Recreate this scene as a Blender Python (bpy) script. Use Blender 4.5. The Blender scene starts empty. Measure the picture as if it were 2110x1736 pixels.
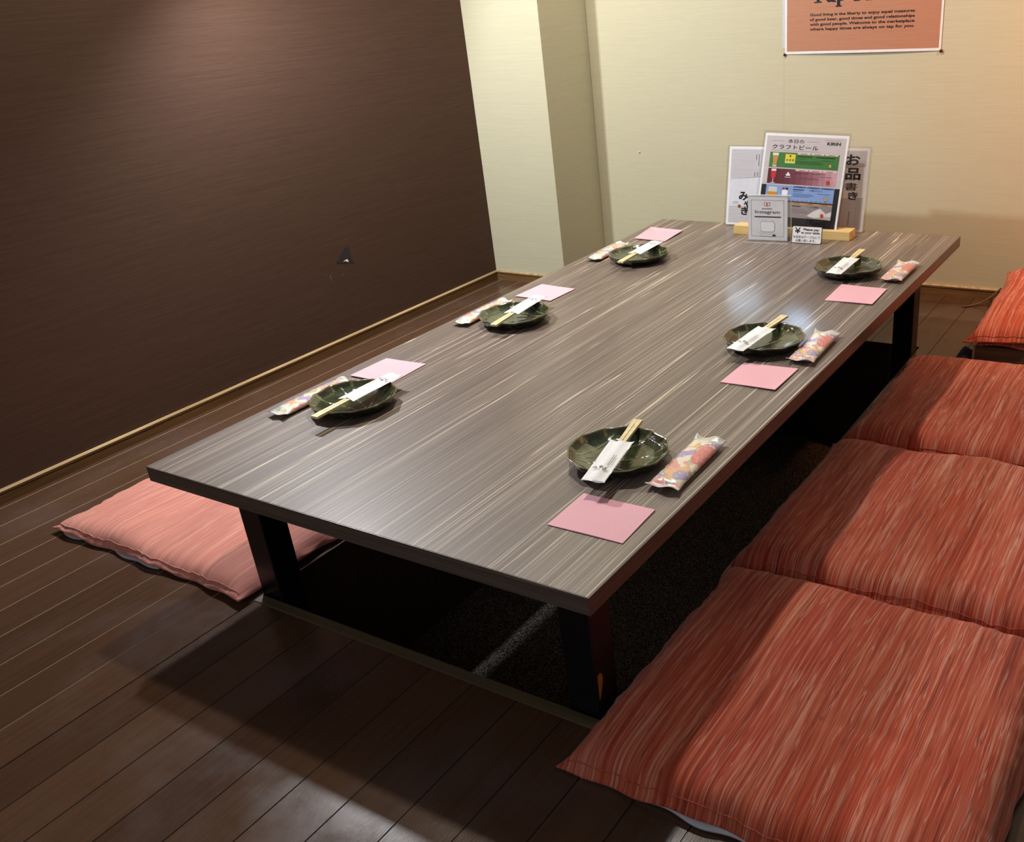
import bpy, math, random
from mathutils import Vector, Matrix
S = bpy.context.scene
COL = S.collection
random.seed(7)
H = 0.2705; L = 1.8187; W = 0.9; T = 0.0275
XW = -0.7469; YP = 1.8813; XP = -0.4417; YW = 2.1533

# ------------------------------------------------------------ materials
def lin(r, g, b):
    f = lambda c: (c/255/12.92) if c/255 <= .04045 else ((c/255+.055)/1.055)**2.4
    return (f(r), f(g), f(b), 1)

class NT:
    def __init__(s, name):
        s.m = bpy.data.materials.new(name); s.m.use_nodes = True
        s.t = s.m.node_tree; s.b = s.t.nodes['Principled BSDF']; s.out = s.t.nodes['Material Output']
    def n(s, typ, **kw):
        x = s.t.nodes.new(typ)
        for k, v in kw.items():
            if k.startswith('_'): setattr(x, k[1:], v)
            else: x.inputs[k.replace('__', ' ')].default_value = v
        return x
    def l(s, a, b): s.t.links.new(a, b)
    def coord(s, scale=(1, 1, 1), kind='Object', rot=(0, 0, 0)):
        c = s.n('ShaderNodeTexCoord'); m = s.n('ShaderNodeMapping')
        m.inputs['Scale'].default_value = scale; m.inputs['Rotation'].default_value = rot
        s.l(c.outputs[kind], m.inputs['Vector']); return m.outputs['Vector']
    def noise(s, vec, scale=1, detail=2, rough=.5, dist=0):
        x = s.n('ShaderNodeTexNoise'); x.inputs['Scale'].default_value = scale
        x.inputs['Detail'].default_value = detail; x.inputs['Roughness'].default_value = rough
        x.inputs['Distortion'].default_value = dist
        s.l(vec, x.inputs['Vector']); return x.outputs['Fac']
    def ramp(s, fac, stops, interp='LINEAR'):
        r = s.n('ShaderNodeValToRGB'); e = r.color_ramp.elements; r.color_ramp.interpolation = interp
        while len(e) > 1: e.remove(e[-1])
        e[0].position, e[0].color = stops[0]
        for p, c in stops[1:]:
            k = e.new(p); k.color = c
        s.l(fac, r.inputs['Fac']); return r.outputs['Color']
    def mix(s, fac, a, b, mode='MIX'):
        x = s.n('ShaderNodeMix'); x.data_type = 'RGBA'; x.blend_type = mode
        for i, v in ((0, fac), (6, a), (7, b)):
            if isinstance(v, (int, float, tuple)): x.inputs[i].default_value = v
            else: s.l(v, x.inputs[i])
        return x.outputs[2]
    def math(s, op, a, b=0.0, c=0.0):
        x = s.n('ShaderNodeMath'); x.operation = op
        for i, v in enumerate((a, b, c)):
            if isinstance(v, (int, float)): x.inputs[i].default_value = v
            else: s.l(v, x.inputs[i])
        return x.outputs[0]
    def bump(s, h, strength=.3, dist=.001):
        x = s.n('ShaderNodeBump'); x.inputs['Strength'].default_value = strength; x.inputs['Distance'].default_value = dist
        s.l(h, x.inputs['Height']); s.l(x.outputs['Normal'], s.b.inputs['Normal'])
    def base(s, c):
        if isinstance(c, tuple): s.b.inputs['Base Color'].default_value = c
        else: s.l(c, s.b.inputs['Base Color'])
    def set(s, **kw):
        for k, v in kw.items():
            k = k.replace('__', ' ')
            if isinstance(v, (int, float, tuple)): s.b.inputs[k].default_value = v
            else: s.l(v, s.b.inputs[k])
BW = lambda v: (v, v, v, 1)

def plain(name, rgb, rough=.6, var=.06, **kw):
    m = NT(name); v = m.noise(m.coord((60, 60, 60)), 1, 3)
    c = lin(*rgb); k = m.ramp(v, [(.3, tuple(x*(1-var) for x in c[:3])+(1,)), (.7, tuple(min(1, x*(1+var)) for x in c[:3])+(1,))])
    m.base(k); m.set(Roughness=rough, **kw); return m.m

def laminate(name, axes, tint=1.0, rough=.3, lines=1.0):
    # axes: (across axis index, along axis index) of the wood streaks
    m = NT(name)
    def sc(a, b):
        v = [1, 1, 1]; v[axes[0]] = a; v[axes[1]] = b; v[3-axes[0]-axes[1]] = .2; return tuple(v)
    fine = m.noise(m.coord(sc(520, 5)), 1, 4, .6)
    med = m.noise(m.coord(sc(70, .9)), 1, 4, .65)
    wide = m.noise(m.coord(sc(14, .5)), 1, 2)
    g = m.math('ADD', m.math('MULTIPLY', fine, .42), m.math('ADD', m.math('MULTIPLY', med, .38), m.math('MULTIPLY', wide, .2)))
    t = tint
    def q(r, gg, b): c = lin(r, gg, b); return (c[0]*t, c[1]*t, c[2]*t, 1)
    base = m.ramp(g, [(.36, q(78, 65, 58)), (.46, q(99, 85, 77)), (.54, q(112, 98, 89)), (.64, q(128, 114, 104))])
    def lines_(s1, s2, w, amt, seedoff):
        c = m.coord(sc(s1, s2)); 
        add = m.n('ShaderNodeVectorMath'); add.operation = 'ADD'; add.inputs[1].default_value = (seedoff, seedoff*1.3, seedoff*.7)
        m.l(c, add.inputs[0]); n = m.noise(add.outputs[0], 1, 2.5, .45)
        d = m.math('ABSOLUTE', m.math('SUBTRACT', n, .5))
        return m.ramp(d, [(0, BW(amt)), (w*.55, BW(amt*.9)), (w*.95, BW(0))])
    l1 = lines_(50, .33, .0085, 1, 0); l2 = lines_(110, .6, .009, .45, 5.3); l3 = lines_(32, .25, .0040, 1, 11.7)
    brk = m.ramp(m.noise(m.coord(sc(30, 1.2)), 1, 2), [(.4, BW(.15)), (.6, BW(1))])
    al = m.mix(1.0, m.mix(1.0, l1, l2, 'LIGHTEN'), l3, 'LIGHTEN')
    al = m.mix(1.0, al, brk, 'MULTIPLY')
    col = m.mix(m.math('MULTIPLY', al, .95*lines), base, q(232, 216, 194))
    m.base(col); m.set(Roughness=rough); m.b.inputs['Specular IOR Level'].default_value = .5
    m.b.inputs['Coat Weight'].default_value = .3; m.b.inputs['Coat Roughness'].default_value = .17
    m.bump(g, .12, .0006); return m.m

M = {}
M['laminate'] = laminate('striped wood laminate', (0, 1), 1.16, .5)
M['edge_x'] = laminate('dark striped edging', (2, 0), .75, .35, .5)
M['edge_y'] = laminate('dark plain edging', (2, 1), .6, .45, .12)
M['black'] = plain('black painted steel', (14, 14, 17), .3)

def fabric(pale=0.0):
    m = NT('coral slub weave'); u = m.n('ShaderNodeAttribute'); u.attribute_name = 'cloth'
    def mp(sc):
        k = m.n('ShaderNodeMapping'); k.inputs['Scale'].default_value = sc; m.l(u.outputs['Vector'], k.inputs['Vector']); return k.outputs['Vector']
    a = m.noise(mp((170, 4, 1)), 1, 3, .6, .2); b = m.noise(mp((420, 9, 1)), 1, 3, .6, .15); c = m.noise(mp((7, 2.2, 1)), 1, 2)
    w = m.noise(mp((1600, 1600, 1)), 1, 1); d = m.noise(mp((60, 2.2, 1)), 1, 3, .6, .2)
    h = m.math('ADD', m.math('ADD', m.math('MULTIPLY', a, .42), m.math('MULTIPLY', b, .28)), m.math('MULTIPLY', d, .30))
    col = m.ramp(h, [(.38, lin(140, 48, 26)), (.45, lin(186, 76, 46)), (.5, lin(200, 88, 58)), (.55, lin(212, 112, 82)), (.63, lin(232, 164, 140))])
    tone = m.ramp(c, [(.35, lin(255, 215, 190)), (.5, BW(1)), (.68, lin(255, 220, 225))])
    col = m.mix(.75, col, tone, 'MULTIPLY')
    th = m.math('ABSOLUTE', m.math('SUBTRACT', m.noise(mp((95, 2.6, 1)), 1, 3, .55, .3), .5)); col = m.mix(m.ramp(th, [(0, BW(.6)), (.022, BW(0))]), col, lin(240, 178, 156))
    th2 = m.math('ABSOLUTE', m.math('SUBTRACT', m.noise(mp((88, 3.1, 7)), 1, 3, .55, .3), .46)); col = m.mix(m.ramp(th2, [(0, BW(.6)), (.018, BW(0))]), col, lin(128, 36, 20))
    sp = m.ramp(w, [(.35, BW(.85)), (.65, BW(1))]); col = m.mix(1.0, col, sp, 'MULTIPLY')
    if pale: col = m.mix(pale, col, lin(255, 196, 184))
    m.base(col); m.set(Roughness=.75); m.b.inputs['Sheen Weight'].default_value = .2
    m.b.inputs['Specular IOR Level'].default_value = .3
    m.bump(m.math('ADD', h, m.math('MULTIPLY', w, .12)), .75, .0022); return m.m
M['fabric'] = fabric(); M['fabric_pale'] = fabric(.36)
M['lining'] = plain('white cotton lining', (205, 205, 215), .85)

def floor_mat():
    m = NT('dark brown floor boards'); c = m.n('ShaderNodeTexCoord'); s = m.n('ShaderNodeSeparateXYZ'); m.l(c.outputs['Object'], s.inputs[0])
    idx = m.math('FLOOR', m.math('DIVIDE', m.math('SUBTRACT', s.outputs['X'], .038), .0845))
    wn = m.n('ShaderNodeTexWhiteNoise'); wn.noise_dimensions = '1D'; m.l(idx, wn.inputs['W'])
    gr = m.noise(m.coord((120, 3, 1)), 1, 4, .6); big = m.noise(m.coord((4, 4, 1)), 1, 4, .6)
    k = m.math('ADD', m.math('MULTIPLY', gr, .55), m.math('MULTIPLY', wn.outputs['Value'], .3))
    col = m.ramp(k, [(.2, lin(70, 48, 35)), (.5, lin(86, 61, 45)), (.75, lin(98, 71, 53))])
    dust = m.ramp(big, [(.5, BW(0)), (.72, BW(.16))]); col = m.mix(dust, col, lin(120, 112, 118))
    m.base(col)
    r1 = m.ramp(m.noise(m.coord((9, 9, 1)), 1, 5, .65), [(.3, BW(.17)), (.7, BW(.34))])
    m.set(Roughness=r1); m.b.inputs['Specular IOR Level'].default_value = .45
    m.bump(m.math('ADD', m.noise(m.coord((500, 60, 1)), 1, 3), m.math('MULTIPLY', big, 2)), .12, .001); return m.m
M['floor'] = floor_mat()
M['seam'] = plain('board bevel with painted gleam', (160, 138, 112), .35); M['seam_dark'] = plain('dark board bevel', (58, 44, 34), .35)  # tan bevel has the gleam of the left seams painted in; others stay dark
def carpet():
    m = NT('dark pit carpet'); v = m.noise(m.coord((420, 420, 420)), 1, 3, .7); w = m.n('ShaderNodeTexVoronoi'); w.inputs['Scale'].default_value = 190
    m.l(m.coord(), w.inputs['Vector'])
    m.base(m.ramp(v, [(.4, lin(32, 24, 18)), (.5, lin(56, 46, 38)), (.62, lin(150, 146, 138))])); m.set(Roughness=1)
    m.b.inputs['Specular IOR Level'].default_value = .05
    m.bump(m.math('ADD', v, w.outputs['Distance']), 1, .003); return m.m
M['carpet'] = carpet()

def wallpaper(name, dark, light, ax, seam=None, bs=.25, rough=.75):
    m = NT(name); sc = [6, 6, 260]; n = m.noise(m.coord(tuple(sc)), 1, 4, .6); n2 = m.noise(m.coord((30, 30, 700)), 1, 2); sp = m.noise(m.coord((700, 700, 700)), 1, 1)
    k = m.math('ADD', m.math('MULTIPLY', n, .55), m.math('ADD', m.math('MULTIPLY', n2, .3), m.math('MULTIPLY', sp, .15)))
    col = m.ramp(k, [(.32, lin(*dark)), (.68, lin(*light))])
    m.base(col); m.set(Roughness=rough); m.b.inputs['Specular IOR Level'].default_value = .3; m.bump(k, bs, .0012); return m.m
M['brown_wall'] = wallpaper('brown wallpaper', (68, 46, 35), (82, 59, 46), 1, bs=.2, rough=.85)
M['cream_wall'] = wallpaper('cream woven wallpaper', (195, 189, 161), (207, 201, 174), 0, bs=.15)
def wood(name, dk, lt, ax=0, rough=.45, s=1):
    m = NT(name); sc = [90*s, 90*s, 90*s]; sc[ax] = 4*s; v = m.noise(m.coord(tuple(sc)), 1, 4, .6, .3)
    m.base(m.ramp(v, [(.3, lin(*dk)), (.7, lin(*lt))])); m.set(Roughness=rough); m.bump(v, .15, .0005); return m.m
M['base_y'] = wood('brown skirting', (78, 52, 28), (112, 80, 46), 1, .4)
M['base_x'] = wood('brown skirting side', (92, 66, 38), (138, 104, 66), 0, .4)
M['cap'] = wood('skirting top with painted light', (158, 128, 88), (206, 178, 134), 1, .4)  # light along the skirting's top edge, painted in as paler wood
M['rim'] = wood('olive brown pit rim', (78, 68, 48), (104, 92, 68), 0, .5)
M['pine'] = wood('pale pine', (214, 180, 112), (240, 212, 150), 0, .5)
M['chop'] = wood('pale bamboo', (232, 208, 150), (250, 236, 190), 0, .5)
M['box'] = wood('brown card', (84, 60, 38), (112, 82, 54), 0, .8)
M['tan'] = plain('box edge with painted light', (176, 146, 100), .8)  # light on the brown box's front corner, painted as a tan tone
M['navy'] = plain('navy cloth', (26, 28, 44), .9)
M['paper'] = plain('white paper', (252, 252, 253), .6, .02)
M['pink'] = NT('pink napkin paper').m
def pinkm():
    m = NT('pink paper'); v = m.noise(m.coord((900, 900, 900)), 1, 3)
    m.base(m.ramp(v, [(.3, lin(247, 180, 194)), (.7, lin(253, 200, 210))])); m.set(Roughness=.85); m.bump(v, .3, .0006); return m.m
M['pink'] = pinkm()
def ceramic():
    m = NT('dark green glaze'); a = m.n('ShaderNodeAttribute'); a.attribute_name = 'ridge'
    s = m.n('ShaderNodeSeparateColor'); m.l(a.outputs['Color'], s.inputs[0])
    v = m.noise(m.coord((40, 40, 40)), 1, 4, .65)
    g = m.ramp(v, [(.3, lin(28, 35, 24)), (.5, lin(50, 62, 40)), (.64, lin(74, 84, 54)), (.8, lin(86, 72, 42))])
    c = m.mix(s.outputs[0], g, lin(176, 166, 124)); c = m.mix(s.outputs[1], c, lin(64, 46, 30)); c = m.mix(s.outputs[2], c, lin(9, 9, 9))
    m.base(c); m.set(Roughness=.12); m.b.inputs['Specular IOR Level'].default_value = .7
    m.b.inputs['Coat Weight'].default_value = .5; m.b.inputs['Coat Roughness'].default_value = .05
    m.bump(m.noise(m.coord((130, 130, 130)), 1, 3), .35, .0012); return m.m
M['glaze'] = ceramic()
def towel_mat(wing=1.0, pale=.18):
    m = NT('printed floral film'); u = m.n('ShaderNodeAttribute'); u.attribute_name = 'cloth'
    def mp(sc, loc=(0, 0, 0)):
        k = m.n('ShaderNodeMapping'); k.inputs['Scale'].default_value = sc; k.inputs['Location'].default_value = loc; m.l(u.outputs['Vector'], k.inputs['Vector']); return k.outputs['Vector']
    cr = lin(250, 240, 214)
    def blob(off, sc, col, lo, under):
        n = m.noise(mp(sc, off), 1, 1.5, .5, .6); f = m.ramp(n, [(lo, BW(0)), (lo+.012, BW(1))]); return m.mix(f, under, col)
    v = m.n('ShaderNodeTexVoronoi'); v.inputs['Scale'].default_value = 1; m.l(mp((150, 150, 1)), v.inputs['Vector'])
    petal = m.ramp(v.outputs['Distance'], [(.26, BW(1)), (.30, BW(0))])
    c = blob((3, 1, 0), (38, 30, 1), lin(244, 180, 100), .56, cr)
    c = blob((9, 4, 0), (42, 30, 1), lin(240, 140, 140), .59, c)
    purple = m.mix(petal, lin(160, 136, 204), lin(246, 238, 248))
    n = m.noise(mp((30, 24, 1), (17, 6, 0)), 1, 1.5, .5, .5); c = m.mix(m.ramp(n, [(.585, BW(0)), (.595, BW(1))]), c, purple)
    c = blob((23, 9, 0), (60, 48, 1), lin(150, 190, 140), .61, c)
    red = m.mix(petal, lin(226, 84, 88), lin(240, 130, 120))
    s = m.n('ShaderNodeSeparateXYZ'); m.l(u.outputs['Vector'], s.inputs[0])
    # one big red wing on the far right of the wrapper and a purple arc over it
    dx = m.math('MULTIPLY', m.math('SUBTRACT', s.outputs[0], .016), 62); dy = m.math('MULTIPLY', m.math('SUBTRACT', s.outputs[1], .022), 30)
    dd = m.math('ADD', m.math('MULTIPLY', dx, dx), m.math('MULTIPLY', dy, dy))
    c = m.mix(m.ramp(dd, [(.9, BW(wing)), (.96, BW(0))]), c, red)
    arc = m.math('ABSOLUTE', m.math('SUBTRACT', dd, 1.35)); top = m.math('GREATER_THAN', s.outputs[1], .03)
    c = m.mix(m.math('MULTIPLY', m.ramp(arc, [(.10, BW(wing)), (.16, BW(0))]), top), c, lin(140, 84, 150))
    li = m.n('ShaderNodeTexVoronoi'); li.feature = 'DISTANCE_TO_EDGE'; m.l(mp((60, 50, 1)), li.inputs['Vector'])
    c = m.mix(m.ramp(li.outputs['Distance'], [(.02, BW(.55)), (.05, BW(0))]), c, lin(255, 236, 210))
    e = m.math('ABSOLUTE', s.outputs[1]); c = m.mix(m.ramp(e, [(.0785, BW(0)), (.0795, BW(1))]), c, lin(214, 208, 200))
    m.base(m.mix(pale, c, lin(250, 243, 232))); m.set(Roughness=.22); m.b.inputs['Specular IOR Level'].default_value = .45
    m.bump(m.noise(mp((160, 60, 1)), 1, 3), .35, .0015); return m.m
M['towel'] = towel_mat(); M['towel_pale'] = towel_mat(0.0, .22)
def clear(name, tint=(1, 1, 1), g=.09, rough=.03):
    m = NT(name); t = m.n('ShaderNodeBsdfTransparent'); t.inputs[0].default_value = tint+(1,)
    gl = m.n('ShaderNodeBsdfGlossy'); gl.inputs['Roughness'].default_value = rough; x = m.n('ShaderNodeMixShader')
    n = m.noise(m.coord((20, 20, 20))); f = m.math('ADD', m.math('MULTIPLY', n, .02), g); m.l(f, x.inputs[0])
    m.l(t.outputs[0], x.inputs[1]); m.l(gl.outputs[0], x.inputs[2]); m.l(x.outputs[0], m.out.inputs['Surface']); return m.m
M['film'] = clear('clear laminating film', (.965, .965, .975), .06)
M['acryl'] = clear('clear acrylic', (.97, .975, .98), .05)
M['acedge'] = plain('bright acrylic edge', (226, 232, 236), .2)
INK = {}
def ink(rgb, rough=.35):
    if rgb not in INK: INK[rgb] = plain('printed ink %d %d %d' % rgb, rgb, rough, .04)
    return INK[rgb]
M['kraft'] = wallpaper('orange kraft print', (178, 122, 96), (192, 138, 110), 0, bs=.05, rough=.5)
M['greyprint'] = wallpaper('mottled grey print', (200, 198, 202), (216, 214, 218), 0, bs=.02, rough=.4)
M['chip'] = plain('bare orange wood', (190, 118, 44), .6)
M['pin'] = plain('dark red pin', (84, 12, 16), .3)

# ------------------------------------------------------------ mesh helpers
class MB:
    def __init__(s): s.v = []; s.f = []; s.m = []; s.mats = []
    def mi(s, mat):
        if mat not in s.mats: s.mats.append(mat)
        return s.mats.index(mat)
    def add(s, vs, fs, mat):
        o = len(s.v); s.v += [tuple(v) for v in vs]; k = s.mi(mat)
        for f in fs: s.f.append([i+o for i in f]); s.m.append(k)
    def box(s, a, b, mat, M_=None):
        x0, y0, z0 = a; x1, y1, z1 = b
        vs = [Vector(p) for p in ((x0, y0, z0), (x1, y0, z0), (x1, y1, z0), (x0, y1, z0), (x0, y0, z1), (x1, y0, z1), (x1, y1, z1), (x0, y1, z1))]
        if M_: vs = [M_ @ v for v in vs]
        s.add(vs, [(0, 3, 2, 1), (4, 5, 6, 7), (0, 1, 5, 4), (1, 2, 6, 5), (2, 3, 7, 6), (3, 0, 4, 7)], mat)
    def build(s, name, parent=None, smooth=False, bevel=0, seg=2):
        me = bpy.data.meshes.new(name); me.from_pydata(s.v, [], s.f); me.update()
        for m in s.mats: me.materials.append(m)
        me.polygons.foreach_set('material_index', s.m)
        if smooth: me.polygons.foreach_set('use_smooth', [True]*len(me.polygons))
        o = bpy.data.objects.new(name, me); COL.objects.link(o)
        if parent: o.parent = parent
        if bevel:
            b = o.modifiers.new('bevel', 'BEVEL'); b.width = bevel; b.segments = seg; b.limit_method = 'ANGLE'; b.harden_normals = False
        return o
def tag(o, label=None, cat=None, group=None, kind=None):
    if label: o['label'] = label
    if cat: o['category'] = cat
    if group: o['group'] = group
    if kind: o['kind'] = kind
    return o
def thing(name, loc, label, cat, group=None, rz=0):
    o = bpy.data.objects.new(name, None); COL.objects.link(o); o.location = loc; o.rotation_euler = (0, 0, rz); o.empty_display_size = .05
    return tag(o, label, cat, group)
def struct(o): o['kind'] = 'structure'; return o

_tc = {}
def text_geo(body, bold=0.0):
    if (body, bold) in _tc: return _tc[(body, bold)]
    c = bpy.data.curves.new('lettering_source', 'FONT'); c.body = body; c.resolution_u = 3; c.offset = bold
    o = bpy.data.objects.new('lettering_source', c); COL.objects.link(o)
    bpy.context.view_layer.update()
    dg = bpy.context.evaluated_depsgraph_get(); me = o.evaluated_get(dg).to_mesh()
    vs = [(v.co.x, v.co.y) for v in me.vertices]; fs = [list(p.vertices) for p in me.polygons]
    o.evaluated_get(dg).to_mesh_clear(); bpy.data.objects.remove(o); bpy.data.curves.remove(c)
    _tc[(body, bold)] = (vs, fs); return vs, fs

class Print(MB):
    """flat artwork on a plane: origin O, axes X and Y, facing N = X x Y"""
    def __init__(s, O, X, Y):
        super().__init__(); s.O = Vector(O); s.X = Vector(X).normalized(); s.Y = Vector(Y).normalized(); s.N = s.X.cross(s.Y)
    def P(s, x, y, lay): return s.O + s.X*x + s.Y*y + s.N*(lay*.00022)
    def poly(s, pts, mat, lay=1): s.add([s.P(x, y, lay) for x, y in pts], [list(range(len(pts)))], mat)
    def rect(s, x0, y0, x1, y1, mat, lay=1): s.poly([(x0, y0), (x1, y0), (x1, y1), (x0, y1)], mat, lay)
    def frame(s, x0, y0, x1, y1, w, mat, lay=1):
        s.rect(x0, y0, x1, y0+w, mat, lay); s.rect(x0, y1-w, x1, y1, mat, lay); s.rect(x0, y0+w, x0+w, y1-w, mat, lay); s.rect(x1-w, y0+w, x1, y1-w, mat, lay)
    def disc(s, x, y, r, mat, lay=1, n=20, ry=None): s.poly([(x+r*math.cos(a*2*math.pi/n), y+(ry or r)*math.sin(a*2*math.pi/n)) for a in range(n)], mat, lay)
    def text(s, body, x0, y0, x1, y1, mat, lay=3, bold=0.0, rot=0):
        vs, fs = text_geo(body, bold)
        if not vs: return
        ax = min(v[0] for v in vs); bx = max(v[0] for v in vs); ay = min(v[1] for v in vs); by = max(v[1] for v in vs)
        sx = (x1-x0)/max(bx-ax, 1e-6); sy = (y1-y0)/max(by-ay, 1e-6)
        s.add([s.P(x0+(v[0]-ax)*sx, y0+(v[1]-ay)*sy, lay) for v in vs], fs, mat)

# ------------------------------------------------------------ room
PX0, PX1, PY0, PY1, PD = .122, .848, .066, 1.685, .33
def floor():
    mb = MB(); fm = M['floor']; x = .038-.0845*10; hw = .0009; xs = []
    while x < 3.2: xs.append(x); x += .0845
    edges = [XW] + [a for a in xs if a > XW+.01]
    def strip(x0, x1, z0, z1, mat):
        def q(y0, y1):
            mb.add([(x0, y0, z0), (x1, y0, z1), (x1, y1, z1), (x0, y1, z0)], [(0, 1, 2, 3)], mat)
        if x1 <= PX0+1e-6 or x0 >= PX1-1e-6: q(-1.9, YW)
        else: q(-1.9, PY0-.021); q(PY1, YW)
    cuts = sorted(set(edges + [PX0, PX1, 3.2]))
    for a, b in zip(cuts[:-1], cuts[1:]):
        ga = hw*1.3 if a in xs else 0; gb = hw*1.3 if b in xs else 0
        strip(a+ga, b-gb, 0, 0, fm)
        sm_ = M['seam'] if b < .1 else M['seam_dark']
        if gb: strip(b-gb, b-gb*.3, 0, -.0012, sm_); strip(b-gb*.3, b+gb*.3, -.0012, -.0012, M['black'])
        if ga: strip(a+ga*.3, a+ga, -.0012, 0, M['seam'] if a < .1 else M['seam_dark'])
    return struct(mb.build('floor'))
floor()
# the sunken pit under the table
mb = MB(); mb.add([(PX0, PY0-.021, -PD), (PX1, PY0-.021, -PD), (PX1, PY1, -PD), (PX0, PY1, -PD)], [(0, 1, 2, 3)], M['carpet']); struct(mb.build('floor_pit'))
M['pitwall'] = wood('dark pit boards', (44, 31, 22), (60, 44, 32), 2, .6)
for nm, (a, b) in zip(('wall_pit_left', 'wall_pit_right', 'wall_pit_back', 'wall_pit_front'), (((PX0-.01, PY0-.01, -PD), (PX0, PY1+.01, -.001)), ((PX1, PY0-.01, -PD), (PX1+.01, PY1+.01, -.001)), ((PX0, PY1, -PD), (PX1, PY1+.01, -.001)), ((PX0, PY0-.0195, -PD), (PX1, PY0-.001, -.004)))):
    mb = MB(); mb.box(a, b, M['pitwall']); struct(mb.build(nm))
mb = MB(); mb.box((PX0-.001, PY0-.0205, -.02), (PX1+.001, PY0, .0015), M['rim']); struct(mb.build('trim_1', bevel=.0015))

mb = MB(); mb.box((XW-.03, -1.9, 0), (XW, YP, 2.25), M['brown_wall']); struct(mb.build('wall_left'))
mb = MB(); mb.box((XW-.03, YP, 0), (XP, YW, 2.25), M['cream_wall']); o = struct(mb.build('wall_pillar', bevel=.0015))
mb = MB(); mb.box((XP, YW, 0), (3.2, YW+.03, 2.25), M['cream_wall'])
mb.box((.262, YW-.0002, .04), (.2626, YW, 2.25), plain('wallpaper joint', (186, 176, 148), .8)); struct(mb.build('wall_back'))

def skirting(name, p0, p1, nrm, mat, hb=.0325):
    # moulded profile: flat face, groove, rounded cap
    prof = [(.008, 0), (.008, .0195), (.0055, .0205), (.0055, .0225), (.0085, .0235), (.0085, .029), (.0065, .0322), (0, hb)]
    mb = MB(); p0 = Vector(p0); p1 = Vector(p1); n = Vector(nrm)
    vs = []
    for p in (p0, p1):
        for d, z in prof: vs.append(p+n*d+Vector((0, 0, z)))
    k = len(prof); fs = [(i, i+1, k+i+1, k+i) for i in range(k-1)] + [tuple(range(k)), tuple(range(2*k-1, k-1, -1))]
    mb.add(vs, [f for q, f in enumerate(fs) if q not in (5, 6)], mat); mb.add(vs, [fs[5], fs[6]], M['cap']); return struct(mb.build(name))
skirting('baseboard_left', (XW, -1.9, 0), (XW, YP-.0086, 0), (1, 0, 0), M['base_y'])
skirting('baseboard_pillar', (XW, YP, 0), (XP+.0085, YP, 0), (0, -1, 0), M['base_x'])
skirting('baseboard_pillar_side', (XP, YP, 0), (XP, YW-.0086, 0), (1, 0, 0), M['base_y'])
skirting('baseboard_back', (XP, YW, 0), (3.2, YW, 0), (0, -1, 0), M['base_x'])
mb = MB(); mb.box((XW, -1.9, 0), (XW+.0035, YP, .002), M['tan']);

# torn spot in the left wall
tr = thing('wallpaper_tear', (XW, 1.18, .265), 'small dark torn patch with a white chip on the brown wall', 'tear')
def flat_yz(mb, pts, x, mat): mb.add([(x, y-1.18, z-.265) for y, z in pts], [list(range(len(pts)))], mat)
mb = MB(); pts = [(1.146, .2585), (1.160, .262), (1.164, .274), (1.176, .276), (1.186, .287), (1.198, .292), (1.209, .289), (1.207, .276), (1.208, .258), (1.217, .2385), (1.206, .240), (1.196, .250), (1.183, .2445), (1.168, .252), (1.155, .252)]
flat_yz(mb, pts, .0006, plain('bared dark board', (40, 37, 38), .7)); mb.build('torn_patch', tr)
mb = MB(); flat_yz(mb, [(1.174, .2535), (1.186, .256), (1.1925, .2565), (1.196, .2475), (1.190, .2485), (1.185, .2525)], .0012, M['paper']); mb.build('white_chip', tr)
sm = plain('wall scuff', (92, 72, 54), .7)
for (y, z, a, b) in ((1.115, .222, .004, .007), (1.118, .211, .0025, .006), (1.165, .215, .003, .004), (1.265, .300, .0015, .0015), (1.10, .232, .0015, .003)):
    mb = MB(); flat_yz(mb, [(y+a*math.cos(t)*(1+.3*math.sin(3*t)), z+b*math.sin(t)) for t in [k*math.pi/5 for k in range(10)]], .0004, sm); mb.build('scuff_mark', tr)

# ------------------------------------------------------------ table
tb = thing('low_table', (.45, L/2, -PD), 'long low table with striped dark wood laminate top over the floor pit', 'table')
def off(o, t=tb): o.location = -Vector(t.location); return o
mb = MB(); mb.box((.0008, .0008, H-T), (W-.0008, L-.0008, H), M['laminate']); off(mb.build('tabletop', tb, bevel=.0006))
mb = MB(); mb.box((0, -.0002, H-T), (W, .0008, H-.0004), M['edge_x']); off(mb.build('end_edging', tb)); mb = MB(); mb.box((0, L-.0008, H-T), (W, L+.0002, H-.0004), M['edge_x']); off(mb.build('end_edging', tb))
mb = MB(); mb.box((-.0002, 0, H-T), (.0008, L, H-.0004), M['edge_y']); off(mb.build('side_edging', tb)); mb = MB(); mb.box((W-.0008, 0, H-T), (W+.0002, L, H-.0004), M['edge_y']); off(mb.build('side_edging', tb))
LEG = .052; legs = []
for (x, y) in ((.120, .0685), (.7945, .0685), (.120, 1.61), (.7945, 1.61)):
    mb = MB(); mb.box((x, y, -PD), (x+LEG, y+LEG, H-T), M['black']); mb.box((x-.012, y-.002, H-T-.004), (x+LEG+.012, y+LEG+.012, H-T), M['black'])
    legs.append(off(mb.build('leg', tb, bevel=.002)))
mb = MB(); pts = [(.0705, .074), (.0775, .0755), (.082, .070), (.0835, .062), (.080, .050), (.0735, .034), (.0705, .030)]
mb.add([(.7945+LEG+.0004, y+.0025, z) for y, z in pts], [list(range(len(pts)))], M['chip']); o = mb.build('wear_mark', legs[1]); o['label'] = 'orange bare patch on the leg'

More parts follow.
